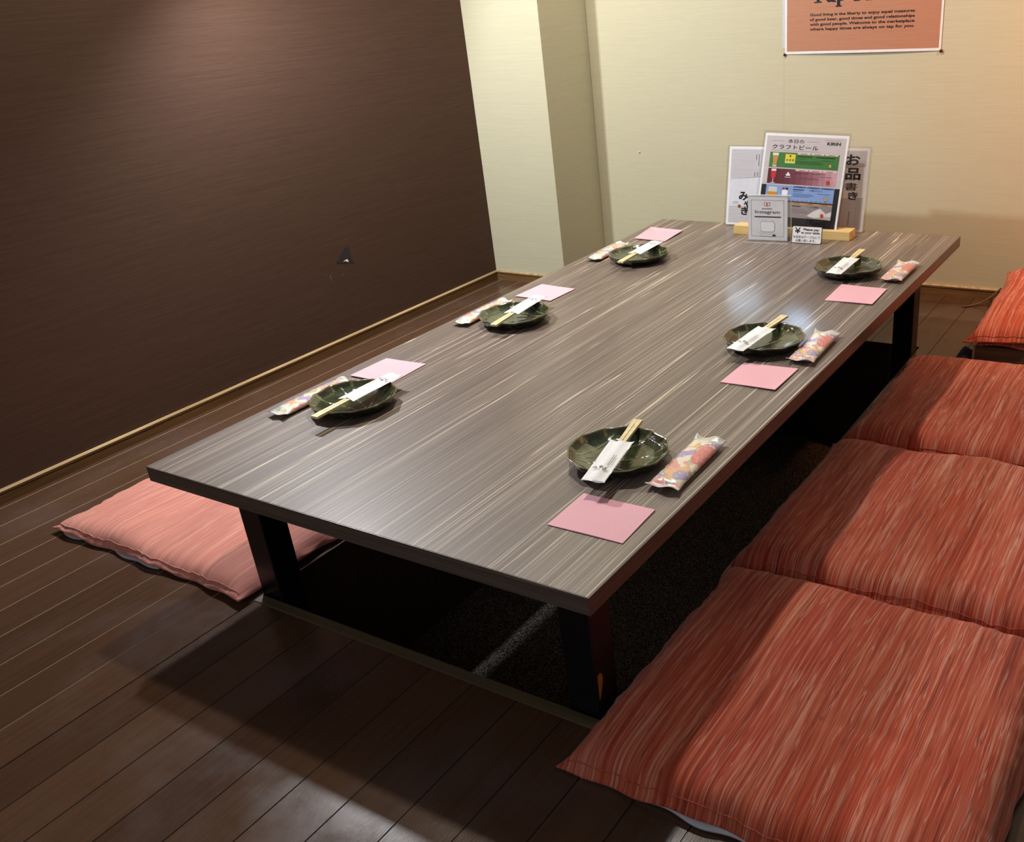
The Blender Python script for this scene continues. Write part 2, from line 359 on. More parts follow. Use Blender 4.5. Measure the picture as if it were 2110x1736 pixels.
# ------------------------------------------------------------ cushions
def cushion_mesh(w, d, h, seed, horn=.006, n=72, edge_z=.012, sag=0.0, tilt=None, wr=1.0):
    """square zabuton, local origin in its centre on the floor, straight hems, pointed corners"""
    rnd = random.Random(seed); ph = [rnd.uniform(0, 6.28) for _ in range(12)]
    verts = []; uv = []
    def edgeprof(e): return 1-math.exp(-(max(0, e-.003)/.015))
    def pt(i, j, top):
        a = -1+2*i/n; b = -1+2*j/n
        # denser sampling near the hems
        u = math.sin(a*math.pi/2)*.35+a*.65; v = math.sin(b*math.pi/2)*.35+b*.65
        x = u*w/2; y = v*d/2
        ex = w/2*(1-abs(u)); ey = d/2*(1-abs(v)); e = min(ex, ey)
        inx = horn*(1-abs(v)**6); iny = horn*(1-abs(u)**6)
        x -= math.copysign(1, u)*inx*abs(u)**5; y -= math.copysign(1, v)*iny*abs(v)**5
        wob = .0025*math.sin(v*9+ph[0])*abs(u)**8+.0015*math.sin(v*23+ph[1])*abs(u)**8; x += wob
        y += (.003*math.sin(u*8+ph[2])+.0018*math.sin(u*21+ph[3]))*abs(v)**8
        ps = edgeprof(ex)*edgeprof(ey)
        zc = edge_z+.004*math.sin(u*7+ph[4])*(abs(v)**6)*wr+.003*math.sin(v*8+ph[5])*(abs(u)**6)
        pk = math.exp(-max(0, e-.006)/.022)*(1 if e > .004 else 0)
        puck = pk*(.0022*math.sin((x if ey < ex else y)*150+ph[6]+2*math.sin((x if ey < ex else y)*40)))*wr
        lump = .004*math.sin(x*11+ph[7])*math.cos(y*9+ph[8])+.0025*math.sin(x*23+y*17+ph[9])
        crease = -.004*wr*math.exp(-((x*.55+y-.10*math.sin(x*9+ph[10])+.08)/.012)**2)*max(0, min(1, (u+.1)*2))
        if top: z = zc+(h-edge_z)*ps*(.86+.14*(1-u*u)*(1-v*v))+(lump+crease)*ps+puck
        else: z = max(.0015, zc-.003-(edge_z)*ps*1.2)
        if tilt: z += tilt(x, y)
        return (x, y, z), (x+seed*1.7, y+seed*.9, 0)
    fs = []
    for top in (True, False):
        for j in range(n+1):
            for i in range(n+1):
                p, q = pt(i, j, top); verts.append(p); uv.append(q)
    N = (n+1)*(n+1)
    for j in range(n):
        for i in range(n):
            a = j*(n+1)+i; fs.append((a, a+1, a+n+2, a+n+1)); a += N; fs.append((a, a+n+1, a+n+2, a+1))
    for i in range(n):
        a = i; fs.append((a, N+a, N+a+1, a+1)); a = n*(n+1)+i; fs.append((a, a+1, N+a+1, N+a))
        a = i*(n+1); fs.append((a, a+n+1, N+a+n+1, N+a)); a = i*(n+1)+n; fs.append((a, N+a, N+a+n+1, a+n+1))
    return verts, fs, uv
def cushion(x0, y0, x1, y1, h, seed, label, group=None, lining=False, rz=0, z=0, fab='fabric', **kw):
    w = x1-x0; d = y1-y0
    t = thing('floor_cushion', ((x0+x1)/2, (y0+y1)/2, z), label, 'cushion', group, rz)
    vs, fs, uv = cushion_mesh(w, d, h, seed, **kw)
    mb = MB(); mb.add(vs, fs, M[fab]); o = mb.build('cover', t, smooth=True)
    a = o.data.attributes.new('cloth', 'FLOAT_VECTOR', 'POINT'); a.data.foreach_set('vector', [c for q in uv for c in q])
    # stitched hem: a thin raised welt just inside the near and left hems
    n = 72; tl = kw.get('tilt'); mb = MB()
    def welt(idx):
        prev = None
        for k in idx:
            p = Vector(vs[k]); 
            ring = [p+Vector((0, 0, .0009)), p+Vector((.0012, .0012, .0002)), p+Vector((-.0012, -.0012, .0002))]
            o0 = len(mb.v); mb.v += [tuple(r) for r in ring]; mb.mi(M[fab])
            if prev is not None:
                for q in range(3): mb.f.append([prev+q, prev+(q+1) % 3, o0+(q+1) % 3, o0+q]); mb.m.append(0)
            prev = o0
    r = 2
    welt([r*(n+1)+i for i in range(2, n-1)]); welt([j*(n+1)+r for j in range(2, n-1)])
    hm = mb.build('stitched_hem', t, smooth=True)
    a = hm.data.attributes.new('cloth', 'FLOAT_VECTOR', 'POINT'); a.data.foreach_set('vector', [c for q in mb.v for c in (q[0], q[1], 0)])
    if lining:
        mb = MB(); rnd = random.Random(seed+5); k = 60; pv = []
        for i in range(k+1):
            u = -w*.44+w*.52*i/k; yb = -d/2+.004; zz = .0035+.0012*math.sin(u*70+seed); out = -.0035+.0035*math.sin(u*26+seed)+.002*math.sin(u*71)
            pv += [(u, yb+.02, zz+.003), (u, yb-out, zz+.0035), (u, yb-out+.001, max(.001, zz-.001)), (u, yb+.02, .001)]
        fs2 = []
        for i in range(k):
            for q in range(4): a0 = i*4+q; b0 = i*4+(q+1) % 4; fs2.append((a0, b0, b0+4, a0+4))
        mb.add(pv, fs2, M['lining']); o = mb.build('lining', t, smooth=True); o['label'] = 'white lining showing below the hem'
    return t
G = 'coral floor cushions in a row along the right side of the table'
cushion(.852, -.047, 1.40, .487, .055, 3, 'nearest coral floor cushion of the row right of the table, biggest in view', None, True)
cushion(.850, .482, 1.41, 1.022, .058, 8, 'middle coral floor cushion of the row right of the table')
cushion(.858, 1.026, 1.40, 1.56, .055, 13, 'farthest coral floor cushion of the row right of the table, behind the middle one')
cushion(-.49, .024, .117, .555, .040, 21, 'pink coral floor cushion lying under the left end of the table', None, True, fab='fabric_pale')

# far right: a low brown box with two cushions on it
bx = thing('storage_box', (1.24, 1.86, 0), 'low brown box under the stacked cushions by the back wall', 'box')
mb = MB(); mb.box((-.24, -.225, 0), (.26, .24, .040), M['box']); mb.build('box_body', bx, bevel=.002)
mb = MB(); mb.box((-.2445, -.2285, 0), (-.2385, -.2245, .043), M['tan']); mb.build('lit_corner', bx)
c = cushion(1.005, 1.628, 1.50, 2.10, .022, 31, 'lower coral cushion squashed beneath another on the low brown box', None, False, z=.0405, edge_z=.006, horn=.008)
c = cushion(.972, 1.605, 1.50, 2.105, .045, 37, 'upper coral cushion of the pair stacked on the low brown box', None, False, z=.048, edge_z=.008, horn=.02,
            tilt=lambda x, y: .05*max(0, (y+.25)/.5)**1.2+.014*math.exp(-((y+.1)/.12)**2))
# navy cloth beside the box
nv = MB(); vs = []; 
for j in range(9):
    for i in range(7):
        u = i/6; v = j/8; vs.append((.955+.04*u, 1.60+.09*v, .002+.026*math.sin(math.pi*u)**.7*math.sin(math.pi*v)**.7+.003*math.sin(9*u+7*v)*math.sin(math.pi*u)*math.sin(math.pi*v)))
nv.add(vs, [(j*7+i, j*7+i+1, (j+1)*7+i+1, (j+1)*7+i) for j in range(8) for i in range(6)], M['navy'])
o = nv.build('folded_cloth', smooth=True); tag(o, 'dark navy cloth tucked against the low brown box', 'cloth')
def tube(mb, pts, r, mat, n=8, flat=1.0):
    rings = []
    for k, p in enumerate(pts):
        p = Vector(p); d = (Vector(pts[min(k+1, len(pts)-1)])-Vector(pts[max(k-1, 0)])).normalized(); s_ = d.cross(Vector((0, 0, 1))); s_ = s_.normalized() if s_.length > 1e-4 else Vector((1, 0, 0)); u = s_.cross(d)
        rings.append([p+s_*r*math.cos(a*2*math.pi/n)+u*r*flat*math.sin(a*2*math.pi/n) for a in range(n)])
    vs = [v for r_ in rings for v in r_]; fs = []
    for k in range(len(rings)-1):
        for a in range(n): fs.append((k*n+a, k*n+(a+1) % n, (k+1)*n+(a+1) % n, (k+1)*n+a))
    fs += [tuple(range(n))[::-1], tuple((len(rings)-1)*n+a for a in range(n))]; mb.add(vs, fs, mat)
mb = MB(); tube(mb, [(.872, 2.05, .002), (.892, 2.065, .003), (.912, 2.075, .008), (.93, 2.085, .018), (.95, 2.10, .034), (.965, 2.105, .05)], .005, M['box'], flat=.4)
tag(mb.build('strap', smooth=True), 'thin brown strap hanging to the floor behind the stacked cushions', 'strap')

# ------------------------------------------------------------ tableware
def plate_mesh():
    R = .0825; NS = 240; me = MB(); vs = []; cols = []
    prof = [(0, .0055, 0), (.12, .0055, 0), (.24, .0056, 0), (.36, .0058, 0), (.46, .0062, 0), (.55, .0068, 0), (.63, .0077, 0), (.70, .0088, 0), (.76, .0102, 0), (.81, .0118, 0), (.85, .0132, .1), (.88, .0150, .5), (.92, .0178, .8), (.955, .0205, .8), (.98, .0222, .5), (1.0, .0226, .2), (1.005, .0212, .3), (.985, .0185, .9), (.95, .0135, 1), (.90, .008, 1), (.80, .004, 1), (.66, .0022, 1), (.64, 0, 1), (.60, 0, 1), (.58, .0015, 1), (0, .0018, 1)]
    dense = []
    for a, b in zip(prof[:-1], prof[1:]):
        k_ = 4 if a[0] < .88 and b[0] > a[0] else 1
        for q in range(k_): dense.append(tuple(a[w]+(b[w]-a[w])*q/k_ for w in range(3)))
    dense.append(prof[-1]); top_n = next(i for i, q in enumerate(dense) if q[0] >= .9999)
    prof = dense
    def ridges(x, y):
        best = 0
        ox, oy = -.95*R, -.25*R
        ang = math.atan2(y-oy, x-ox); dist = math.hypot(x-ox, y-oy)
        for a0 in (-.62, -.22, .12, .5, .95):
            aa = ang-a0-.9*(dist/R-1)*.22*(1 if a0 > .1 else -1)
            w = aa*dist; best = max(best, math.exp(-(w/.0009)**2)*min(1, dist/(.25*R))*(.75+.25*math.sin(dist*260+a0*9)))
        return best
    for k, (rr, z, sd) in enumerate(prof):
        for i in range(NS):
            th = i*2*math.pi/NS; seg = 12; ph = (th*seg/(2*math.pi)) % 1; poly = math.cos(math.pi/seg)/math.cos((ph-.5)*2*math.pi/seg)
            f = 1+(poly-1)*min(1, rr*1.1)*1.1+.006*math.sin(3*th+1)*rr
            x = R*rr*f*math.cos(th); y = R*rr*f*math.sin(th); top = k <= top_n
            rd = ridges(x, y) if top and rr < .88 else 0
            edge = 0
            if top and rr >= .85: edge = math.exp(-(((ph+.5) % 1-.5)/.06)**2)
            rim = 1 if .97 < rr and top_n-2 <= k <= top_n else 0
            vs.append((x, y, z+.0013*rd+.0005*edge+(.0006*math.sin(5*th)+.0005*math.sin(12*th)) * (1 if rr > .9 and k < top_n+3 else 0)))
            cols.append((max(rd*.9, edge*.6, .5*rim), .55*(sd if top else .4), 0 if top else min(1, .3+.5*sd), 1))
    fs = []
    for k in range(len(prof)-1):
        for i in range(NS): fs.append((k*NS+i, k*NS+(i+1) % NS, (k+1)*NS+(i+1) % NS, (k+1)*NS+i))
    me.add(vs, [f[::-1] for f in fs], M['glaze'])
    return me, cols
pm, pc = plate_mesh(); plate0 = pm.build('plate', smooth=True)
ca = plate0.data.color_attributes.new('ridge', 'FLOAT_COLOR', 'POINT'); ca.data.foreach_set('color', [c for q in pc for c in q])

def chop_set(sleeve):
    """origin under the middle; +y = bare stick end; sleeve length given"""
    t = bpy.data.objects.new('chopsticks', None); COL.objects.link(t)
    mb = MB(); Ln = .107
    for s in (-1, 1):
        x0 = .0004*s; w1 = .0078*s; w0 = .0042*s
        ys = [-.095, Ln-.028, Ln-.027, Ln]
        def sec(y, xa, xb, zt): return [(xa, y, .0005), (xb, y, .0005), (xb, y, zt), (xa, y, zt)]
        S_ = sec(-.095, x0, w0, .0042) + sec(Ln-.020, .0006*s, w1, .0052) + sec(Ln-.016, 0, w1*1.02, .0052) + sec(Ln, 0, w1*1.05, .0050)
        fs = []
        for k in range(3):
            for q in range(4): fs.append((k*4+q, k*4+(q+1) % 4, k*4+4+(q+1) % 4, k*4+4+q))
        fs += [(3, 2, 1, 0), (12, 13, 14, 15)]
        if s < 0: fs = [f[::-1] for f in fs]
        mb.add(S_, fs, M['chop'])
    mb.build('sticks', t, bevel=.0004)
    # paper sleeve
    mb = MB(); n = 26; m = 12; y1 = Ln-sleeve[0]; y0 = y1-sleeve[1]; hw = .0185; vs = []
    for side in (1, -1):
        for j in range(n+1):
            v = j/n; y = y0+(y1-y0)*v
            for i in range(m+1):
                u = -1+2*i/m; x = u*hw*(1+.05*v)
                puff = (.0030*math.exp(-(u/.42)**2)*(1 if v > .08 else v/.08)+.0004*math.sin(7*v+4*u))
                yy = y+(.006*(abs(u))**2 if j == n and side > 0 else 0)-(.002*math.sin(u*3) if j == 0 else 0)
                z = .0030+side*(puff+.0002)+ (.0012*u*u*v)
                vs.append((x, yy, z))
    N = (n+1)*(m+1); fs = []
    for j in range(n):
        for i in range(m):
            a = j*(m+1)+i; fs.append((a, a+1, a+m+2, a+m+1)); fs.append((N+a, N+a+m+1, N+a+m+2, N+a+1))
    for j in range(n):
        a = j*(m+1); fs.append((a, a+m+1, N+a+m+1, N+a)); a += m; fs.append((a, N+a, N+a+m+1, a+m+1))
    for i in range(m): fs.append((i, N+i, N+i+1, i+1))
    mb.add(vs, fs, M['paper']); sl = mb.build('paper_sleeve', t, smooth=True)
    # printed shop name and two small lines of text, across the lower part of the sleeve
    pr = Print((0, 0, .0068), (1, 0, 0), (0, 1, 0)); bl = ink((20, 18, 20)); gy = ink((120, 110, 108))
    cy = y0+.036
    pr.text('み', -.0125, cy-.0035, -.0055, cy+.0045, bl, 1, .025); pr.text('や', -.0045, cy-.001, .0015, cy+.0085, bl, 1, .025); pr.text('き', .003, cy-.005, .0105, cy+.003, bl, 1, .025)
    pr.rect(-.0035, cy-.0045, -.0005, cy-.0035, bl, 1)
    for xx, a, b in ((.0055, .012, .045), (.0095, .018, .045)):
        for q in range(7 if xx < .007 else 9):
            yy = cy+a+(b-a)*q/(7 if xx < .007 else 9); pr.rect(xx, yy, xx+(.0022 if xx < .007 else .0012), yy+(b-a)/13, gy, 1)
    pr.build('printed_name', sl)
    return t
def copy_tree(o, parent=None):
    c = o.copy(); COL.objects.link(c)
    if parent: c.parent = parent; c.matrix_parent_inverse = o.matrix_parent_inverse.copy()
    for ch in list(o.children): copy_tree(ch, c)
    return c
chop0 = chop_set((.085, .131))

def towel_obj(mat):
    w, d = .053, .182; n, m = 60, 18; vs = []; uv = []
    for side in (1, -1):
        for j in range(n+1):
            v = -1+2*j/n; av = abs(v)
            for i in range(m+1):
                u = -1+2*i/m; flat = 1 if av > .87 else 0
                body = max(0, 1-(av/.87)**8) if av < .87 else 0
                hw = w/2*(.93+.07*av**6); x = u*hw+.0015*math.sin(5*v+1)*(1-body)
                th = .0065*body**.6*max(0, 1-abs(u)**3.2)**.55
                lift = .004*max(0, (av-.85)/.15)+(.0025*math.sin(u*4)*max(0, (av-.85)/.15))
                z = .0068+side*(th+.00025)+lift-.0005*(1-body)+.0004*math.sin(30*v+9*u)*body
                if side < 0 and body > .1: z = max(z, .0006)
                if side > 0 and av > .88: z += .0003*math.sin(v*420)
                y = v*d/2
                if j in (0, n): y += (.0022*math.sin(u*5+1))*(1 if j == n else -1)
                vs.append((x, y, z)); uv.append((x, y, 0))
    N = (n+1)*(m+1); fs = []
    for j in range(n):
        for i in range(m):
            a = j*(m+1)+i; fs.append((a, a+1, a+m+2, a+m+1)); fs.append((N+a, N+a+m+1, N+a+m+2, N+a+1))
        a = j*(m+1); fs.append((a, a+m+1, N+a+m+1, N+a)); a += m; fs.append((a, N+a, N+a+m+1, a+m+1))
    for i in range(m): fs.append((i, N+i, N+i+1, i+1)); a = n*(m+1)+i; fs.append((a, a+1, N+a+1, N+a))
    mb = MB(); mb.add(vs, fs, mat); o = mb.build('towel_packet', smooth=True)
    a = o.data.attributes.new('cloth', 'FLOAT_VECTOR', 'POINT'); a.data.foreach_set('vector', [c for q in uv for c in q])
    return o
towel0 = towel_obj(M['towel']); towel_left0 = towel_obj(M['towel_pale'])

def napkin(c, label, lift=(0, 0, 0, 0)):
    """c: far-left, far-right, near-right, near-left corner on the table"""
    fl, fr, nr, nl = [Vector((p[0], p[1], 0)) for p in c]; ctr = (fl+fr+nr+nl)/4; n = 14; mb = MB(); vs = []
    for lay in (1, 0):
        for j in range(n+1):
            for i in range(n+1):
                u = i/n; v = j/n; p = (nl*(1-u)+nr*u)*(1-v)+(fl*(1-u)+fr*u)*v-ctr
                z = .0004+(.0011 if lay else 0)+.0005*math.sin(3*u+2*v)**2*lay
                lf = lift[0]*(1-u)*v+lift[1]*u*v+lift[2]*u*(1-v)+lift[3]*(1-u)*(1-v); z += lf*max(abs(u-.5), abs(v-.5))**3*8
                vs.append((p.x, p.y, z))
    N = (n+1)*(n+1); fs = []
    for j in range(n):
        for i in range(n): a = j*(n+1)+i; fs.append((a, a+1, a+n+2, a+n+1)); fs.append((N+a, N+a+n+1, N+a+n+2, N+a+1))
    for i in range(n):
        fs.append((i, N+i, N+i+1, i+1)); a = n*(n+1)+i; fs.append((a, a+1, N+a+1, N+a)); a = i*(n+1); fs.append((a, a+n+1, N+a+n+1, N+a)); a += n; fs.append((a, N+a, N+a+n+1, a+n+1))
    mb.add(vs, fs, M['pink']); o = mb.build('napkin', smooth=False); o.location = (ctr.x, ctr.y, H); tag(o, label, 'napkin', 'pink paper napkins on the table'); return o

PL = [('nearest right-hand place', (.7405, .334), .3, (.722, .4305), (.768, .219), (.8525, .270), (.8475, .449)),
      ('middle right-hand place', (.747, .884), .9, (.744, .998), (.731, .777), (.8505, .811), (.8445, .982)),
      ('far right-hand place', (.735, 1.412), 0, (.730, 1.532), (.7335, 1.314), (.8525, 1.358), (.8525, 1.517)),
      ('nearest left-hand place', (.160, .334), 2.4, (.1765, .2245), (.1706, .4415), (.0555, .233), (.056, .415)),
      ('middle left-hand place', (.155, .843), 3.3, (.1745, .7425), (.148, .953), (.0503, .768), (.049, .950)),
      ('far left-hand place', (.171, 1.377), 2.9, (.1825, 1.264), (.1715, 1.490), (.0542, 1.323), (.047, 1.500))]
for k, (where, pc_, pr_, wood_e, slv_e, t0, t1) in enumerate(PL):
    right = k < 3
    p = plate0 if k == 0 else copy_tree(plate0)
    p.location = (pc_[0], pc_[1], H+.0002); p.rotation_euler = (0, 0, pr_)
    tag(p, 'dark green ribbed plate on the table at the '+where, 'plate', 'dark green plates on the table')
    c = chop0 if k == 0 else copy_tree(chop0)
    a = Vector(wood_e); b = Vector(slv_e); d = (a-b).normalized(); mid = a-d*.107
    c.location = (mid.x, mid.y, H+.0232); c.rotation_euler = (0, 0, math.atan2(-d.x, d.y))
    tag(c, 'wooden chopsticks in white paper sleeve across the plate at the '+where, 'chopsticks', 'sleeved chopsticks across the plates')
    w = towel0 if k == 0 else towel_left0 if k == 3 else copy_tree(towel0 if right else towel_left0)
    a = Vector(t0); b = Vector(t1); d = (b-a).normalized(); mid = (a+b)/2
    w.location = (mid.x, mid.y, H+.0002); rz = math.atan2(-d.x, d.y)
    w.rotation_euler = (0, 0, rz + (0 if right else math.pi)); L_ = (b-a).length/.182
    w.scale = ((1.02 if right else .84), L_, 1)
    tag(w, 'floral wrapped wet towel by the plate at the '+where, 'wet towel', 'wrapped towels beside the plates')
NP = [(((.749, .2208), (.870, .2212), (.8739, .1251), (.751, .1239)), 0, (0, 0, 0, 0)), (((.7499, .7853), (.8571, .7904), (.8577, .6791), (.7489, .6811)), 1, (0, 0, .002, 0)),
      (((.7548, 1.3127), (.8614, 1.3138), (.8659, 1.1934), (.7575, 1.1949)), 2, (.002, 0, .002, 0)), (((.0353, .5498), (.1423, .5536), (.146, .445), (.0362, .4433)), 3, (0, 0, 0, .002)),
      (((.043, 1.1065), (.1508, 1.0965), (.1475, .9939), (.0382, .9995)), 4, (0, 0, .001, .001)), (((.0313, 1.6903), (.1404, 1.6861), (.1456, 1.5672), (.0444, 1.570)), 5, (.006, .003, .001, .003))]
for c, k, lf in NP: napkin(c, 'pink paper napkin lying by the plate at the '+PL[k][0], lf)

# ------------------------------------------------------------ menus
bk = thing('menu_stand', (.468, 1.724, H), 'pale pine block holding up the menus at the far end of the table', 'menu stand')
mb = MB(); w0, w1 = -.1705, .1705
prof = [(-.024, 0), (.024, 0), (.024, .0238), (-.0005, .0238), (-.0035, .010), (-.0060, .010), (-.0035, .0238), (-.024, .0238)]
vs = [(w0, y, z) for y, z in prof]+[(w1, y, z) for y, z in prof]; k = len(prof)
mb.add(vs, [(i, (i+1) % k, k+(i+1) % k, k+i)[::-1] for i in range(k)]+[tuple(range(k)), tuple(range(k, 2*k))[::-1]], M['pine']); mb.build('block', bk, bevel=.0008)

bl = ink((22, 20, 24)); wh = ink((250, 250, 253)); gy = ink((120, 116, 122)); lg = ink((230, 232, 240))
def sheet(t, O, X, Y, w, h, inset, name_paper='page'):
    """laminated sheet: clear film wider than the page inside"""
    X = Vector(X).normalized(); Y = Vector(Y).normalized(); N = X.cross(Y); O = Vector(O)-Vector(t.location)
    mb = MB(); r = .006; pts = []
    for cx, cy, a0 in ((w-r, r, -90), (w-r, h-r, 0), (r, h-r, 90), (r, r, 180)):
        for q in range(5): a = math.radians(a0+q*22.5); pts.append((cx+r*math.cos(a), cy+r*math.sin(a)))
    f = [O+X*x+Y*y+N*.0018 for x, y in pts]; b = [O+X*x+Y*y-N*.0004 for x, y in pts]; n = len(pts)
    mb.add(f+b, [tuple(range(n)), tuple(range(n, 2*n))[::-1]]+[(i, n+i, n+(i+1) % n, (i+1) % n) for i in range(n)], M['film']); mb.build('clear_film', t)
    return O+X*inset[0]+Y*inset[1], X, Y
# wide folded menu behind
t = thing('wide_menu', (.4385, 1.7863, H+.0006), 'wide laminated grey menu with a brush-written cover behind the pine block', 'menu')
Yd = Vector((0, .0422, .2225)).normalized()
O, X, Y = sheet(t, (.2249, 1.7863, H+.0006), (1, 0, 0), Yd, .4262, .2268, (.006, .0035))
O = O+X*0; pg = MB(); N = X.cross(Y); PWd, PHt = .414, .2195
pg.add([O, O+X*PWd, O+X*PWd+Y*PHt, O+Y*PHt], [(0, 1, 2, 3)], wh); pgo = pg.build('page', t)
p = Print(O, X, Y); gp = M['greyprint']
p.poly([(.007, .128), (.1, .136), (.1, .212), (.007, .212)], gp); p.poly([(.1, .136), (.205, .150), (.205, .212), (.1, .212)], gp)
p.poly([(.007, .006), (.2, .006), (.2, .061), (.007, .053)], gp)
p.poly([(.215, .155), (.407, .171), (.407, .212), (.215, .212)], gp); p.poly([(.215, .006), (.407, .006), (.407, .0905), (.215, .080)], gp)
p.poly([(.007, .053), (.2, .061), (.205, .150), (.007, .128)], lg); p.poly([(.215, .080), (.407, .0905), (.407, .171), (.215, .155)], ink((250, 250, 252)))
p.text('み', .0375, .0700, .0670, .0945, bl, 3, .035); p.text('や', .0540, .0490, .0800, .0700, bl, 3, .035); p.text('き', .0470, .0290, .0700, .0520, bl, 3, .035)
p.disc(.0410, .0530, .0050, ink((140, 80, 62)), 3)
for q in range(8): p.rect(.0200+.0022*q, .0640, .0215+.0022*q, .0655, gy, 3)
for q in range(5): p.rect(.0190+.0045*q, .0595, .0205+.0045*q, .0612, gy, 3)
for (xx, ya, yb, kk) in ((.0930, .168, .200, 8), (.0850, .184, .200, 6), (.0910, .140, .152, 5), (.0820, .138, .151, 5)):
    for q in range(kk): y_ = ya+(yb-ya)*q/kk; p.rect(xx, y_, xx+.0022, y_+(yb-ya)/kk*.6, ink((60, 58, 62)), 3)
# right-hand cover: vertical title
p.text('お', .3500, .1745, .3900, .2025, bl, 3, .03)
p.text('品', .3515, .1360, .3945, .1680, bl, 3, .03)
p.text('書', .3530, .1085, .3880, .1290, bl, 3, .008)
p.text('き', .3640, .0840, .3920, .1050, bl, 3, .03)
for q in range(9): p.rect(.3700, .0160+.0042*q, .3725, .0186+.0042*q, ink((60, 58, 62)), 3)
p.build('printed_design', pgo)

# centre drinks menu
phi = .032; d0 = Vector((0, .0599, .228)).normalized(); x0 = Vector((1, 0, 0))
X = (x0*math.cos(phi)-d0*math.sin(phi)); Y = (d0*math.cos(phi)+x0*math.sin(phi))
base = Vector((.3, 1.722, .3018))+x0*.0546+d0*(-.002+.0)
base = base+x0*.0005
t = thing('drinks_menu', (.4725, 1.7195, H+.0112), 'tall laminated drinks menu with coloured beer bands, in the middle of the block', 'menu')
low = .016
O, X, Y = sheet(t, base-X*.0060-Y*low, X, Y, .2515, .2505+low, (.0060, low-.008))
N = X.cross(Y); pg = MB(); pg.add([O, O+X*.2395, O+X*.2395+Y*.2520, O+Y*.2520], [(0, 1, 2, 3)], wh); pgo = pg.build('page', t)
p = Print(O+Y*.008, X, Y); warm = wallpaper('warm grey print', (204, 196, 197), (216, 208, 209), 0, bs=.02, rough=.35)
p.rect(.0060, .1075, .2335, .2370, warm); p.rect(.0060, -.004, .2335, .1075, ink((34, 35, 36)))
p.text('本日の', .0690, .2195, .1150, .2300, bl, 3); p.text('クラフトビール', .0240, .2030, .1580, .2150, bl, 3, .008)
p.rect(.0220, .2240, .0560, .2246, gy, 2); p.rect(.1250, .2240, .1600, .2246, gy, 2); p.rect(.0210, .1990, .1640, .1996, gy, 2)
p.text('KIRIN', .1810, .2180, .2190, .2258, bl, 3, .03); 
for q in range(10): p.rect(.1760+.0045*q, .2295, .1790+.0045*q, .2305, gy, 2)
gr = ink((70, 128, 62)); p.rect(.0205, .1545, .2205, .1945, gr, 2)
def tabs(y, c, lab):
    for q in range(3): p.rect(.1010+.0395*q, y, .1380+.0395*q, y+.0042, c, 3); p.rect(.1100+.0395*q, y+.0014, .1290+.0395*q, y+.0026, lab, 4)
tabs(.1905, ink((232, 212, 196)), ink((96, 70, 60)))
dg = ink((34, 70, 34))
p.rect(.1010, .1840, .1450, .1868, dg, 3); p.rect(.1550, .1835, .2090, .1868, dg, 3)
for q, (a, b) in enumerate(((.100, .128), (.172, .205), (.100, .168), (.100, .175), (.100, .176))):
    y_ = (.1795, .1765, .1725, .1695, .1665)[q]; p.rect(a, y_, b, y_+.0010, dg, 3)
# wheat glass
def glass(x, ytop, ybot, wt, wb, beer, foam, stem=False):
    h = ytop-ybot; f = ink(foam); b = ink(beer)
    if not stem:
        p.poly([(x-wt*.45, ybot+h*.08), (x+wt*.45*wb/wt*1.0, ybot+h*.08), (x+wb*.42, ybot+h*.35), (x+wt*.5, ytop-h*.16), (x-wt*.5, ytop-h*.16), (x-wb*.42, ybot+h*.35)], b, 3)
        p.rect(x-wb*.48, ybot, x+wb*.48, ybot+h*.08, ink((220, 222, 220)), 3); p.rect(x-wt*.5, ytop-h*.18, x+wt*.5, ytop, f, 4)
    else:
        p.poly([(x-wt*.25, ybot+h*.30), (x+wt*.25, ybot+h*.30), (x+wt*.48, ybot+h*.5), (x+wt*.5, ytop-h*.14), (x-wt*.5, ytop-h*.14), (x-wt*.48, ybot+h*.5)], b, 3)
        p.rect(x-wt*.48, ytop-h*.15, x+wt*.48, ytop, f, 4); p.rect(x-.0010, ybot+h*.04, x+.0010, ybot+h*.31, f, 3); p.disc(x, ybot+h*.03, wt*.5, f, 3, ry=.0010)
glass(.0375, .1925, .1560, .0175, .0120, (206, 150, 84), (240, 232, 214))
p.rect(.0665, .1665, .0960, .1905, ink((240, 220, 70)), 3); p.rect(.0665, .1665, .0960, .1700, ink((200, 226, 160)), 4)
p.text('9', .0785, .1825, .0830, .1880, bl, 5, .04)
for q in range(3): p.rect(.0700+.0085*q, .1725, .0755+.0085*q, .1775, ink((120, 150, 40)), 4)
# radar charts
def radar(x, y, r, c, lc):
    pts = [(x+r*math.cos(math.pi/2+a*2*math.pi/5), y+r*math.sin(math.pi/2+a*2*math.pi/5)) for a in range(5)]
    for a in range(5):
        (xa, ya), (xb, yb) = pts[a], pts[(a+1) % 5]; d = math.hypot(xb-xa, yb-ya); nx, ny = -(yb-ya)/d*.0002, (xb-xa)/d*.0002
        p.poly([(xa-nx, ya-ny), (xb-nx, yb-ny), (xb+nx, yb+ny), (xa+nx, ya+ny)], ink(lc), 4)
    s_ = (.5, .75, .8, .6, .3); p.poly([(x+r*s_[a]*math.cos(math.pi/2+a*2*math.pi/5), y+r*s_[a]*math.sin(math.pi/2+a*2*math.pi/5)) for a in range(5)], ink(c), 5)
radar(.1990, .1655, .0075, (222, 164, 96), (104, 146, 90))
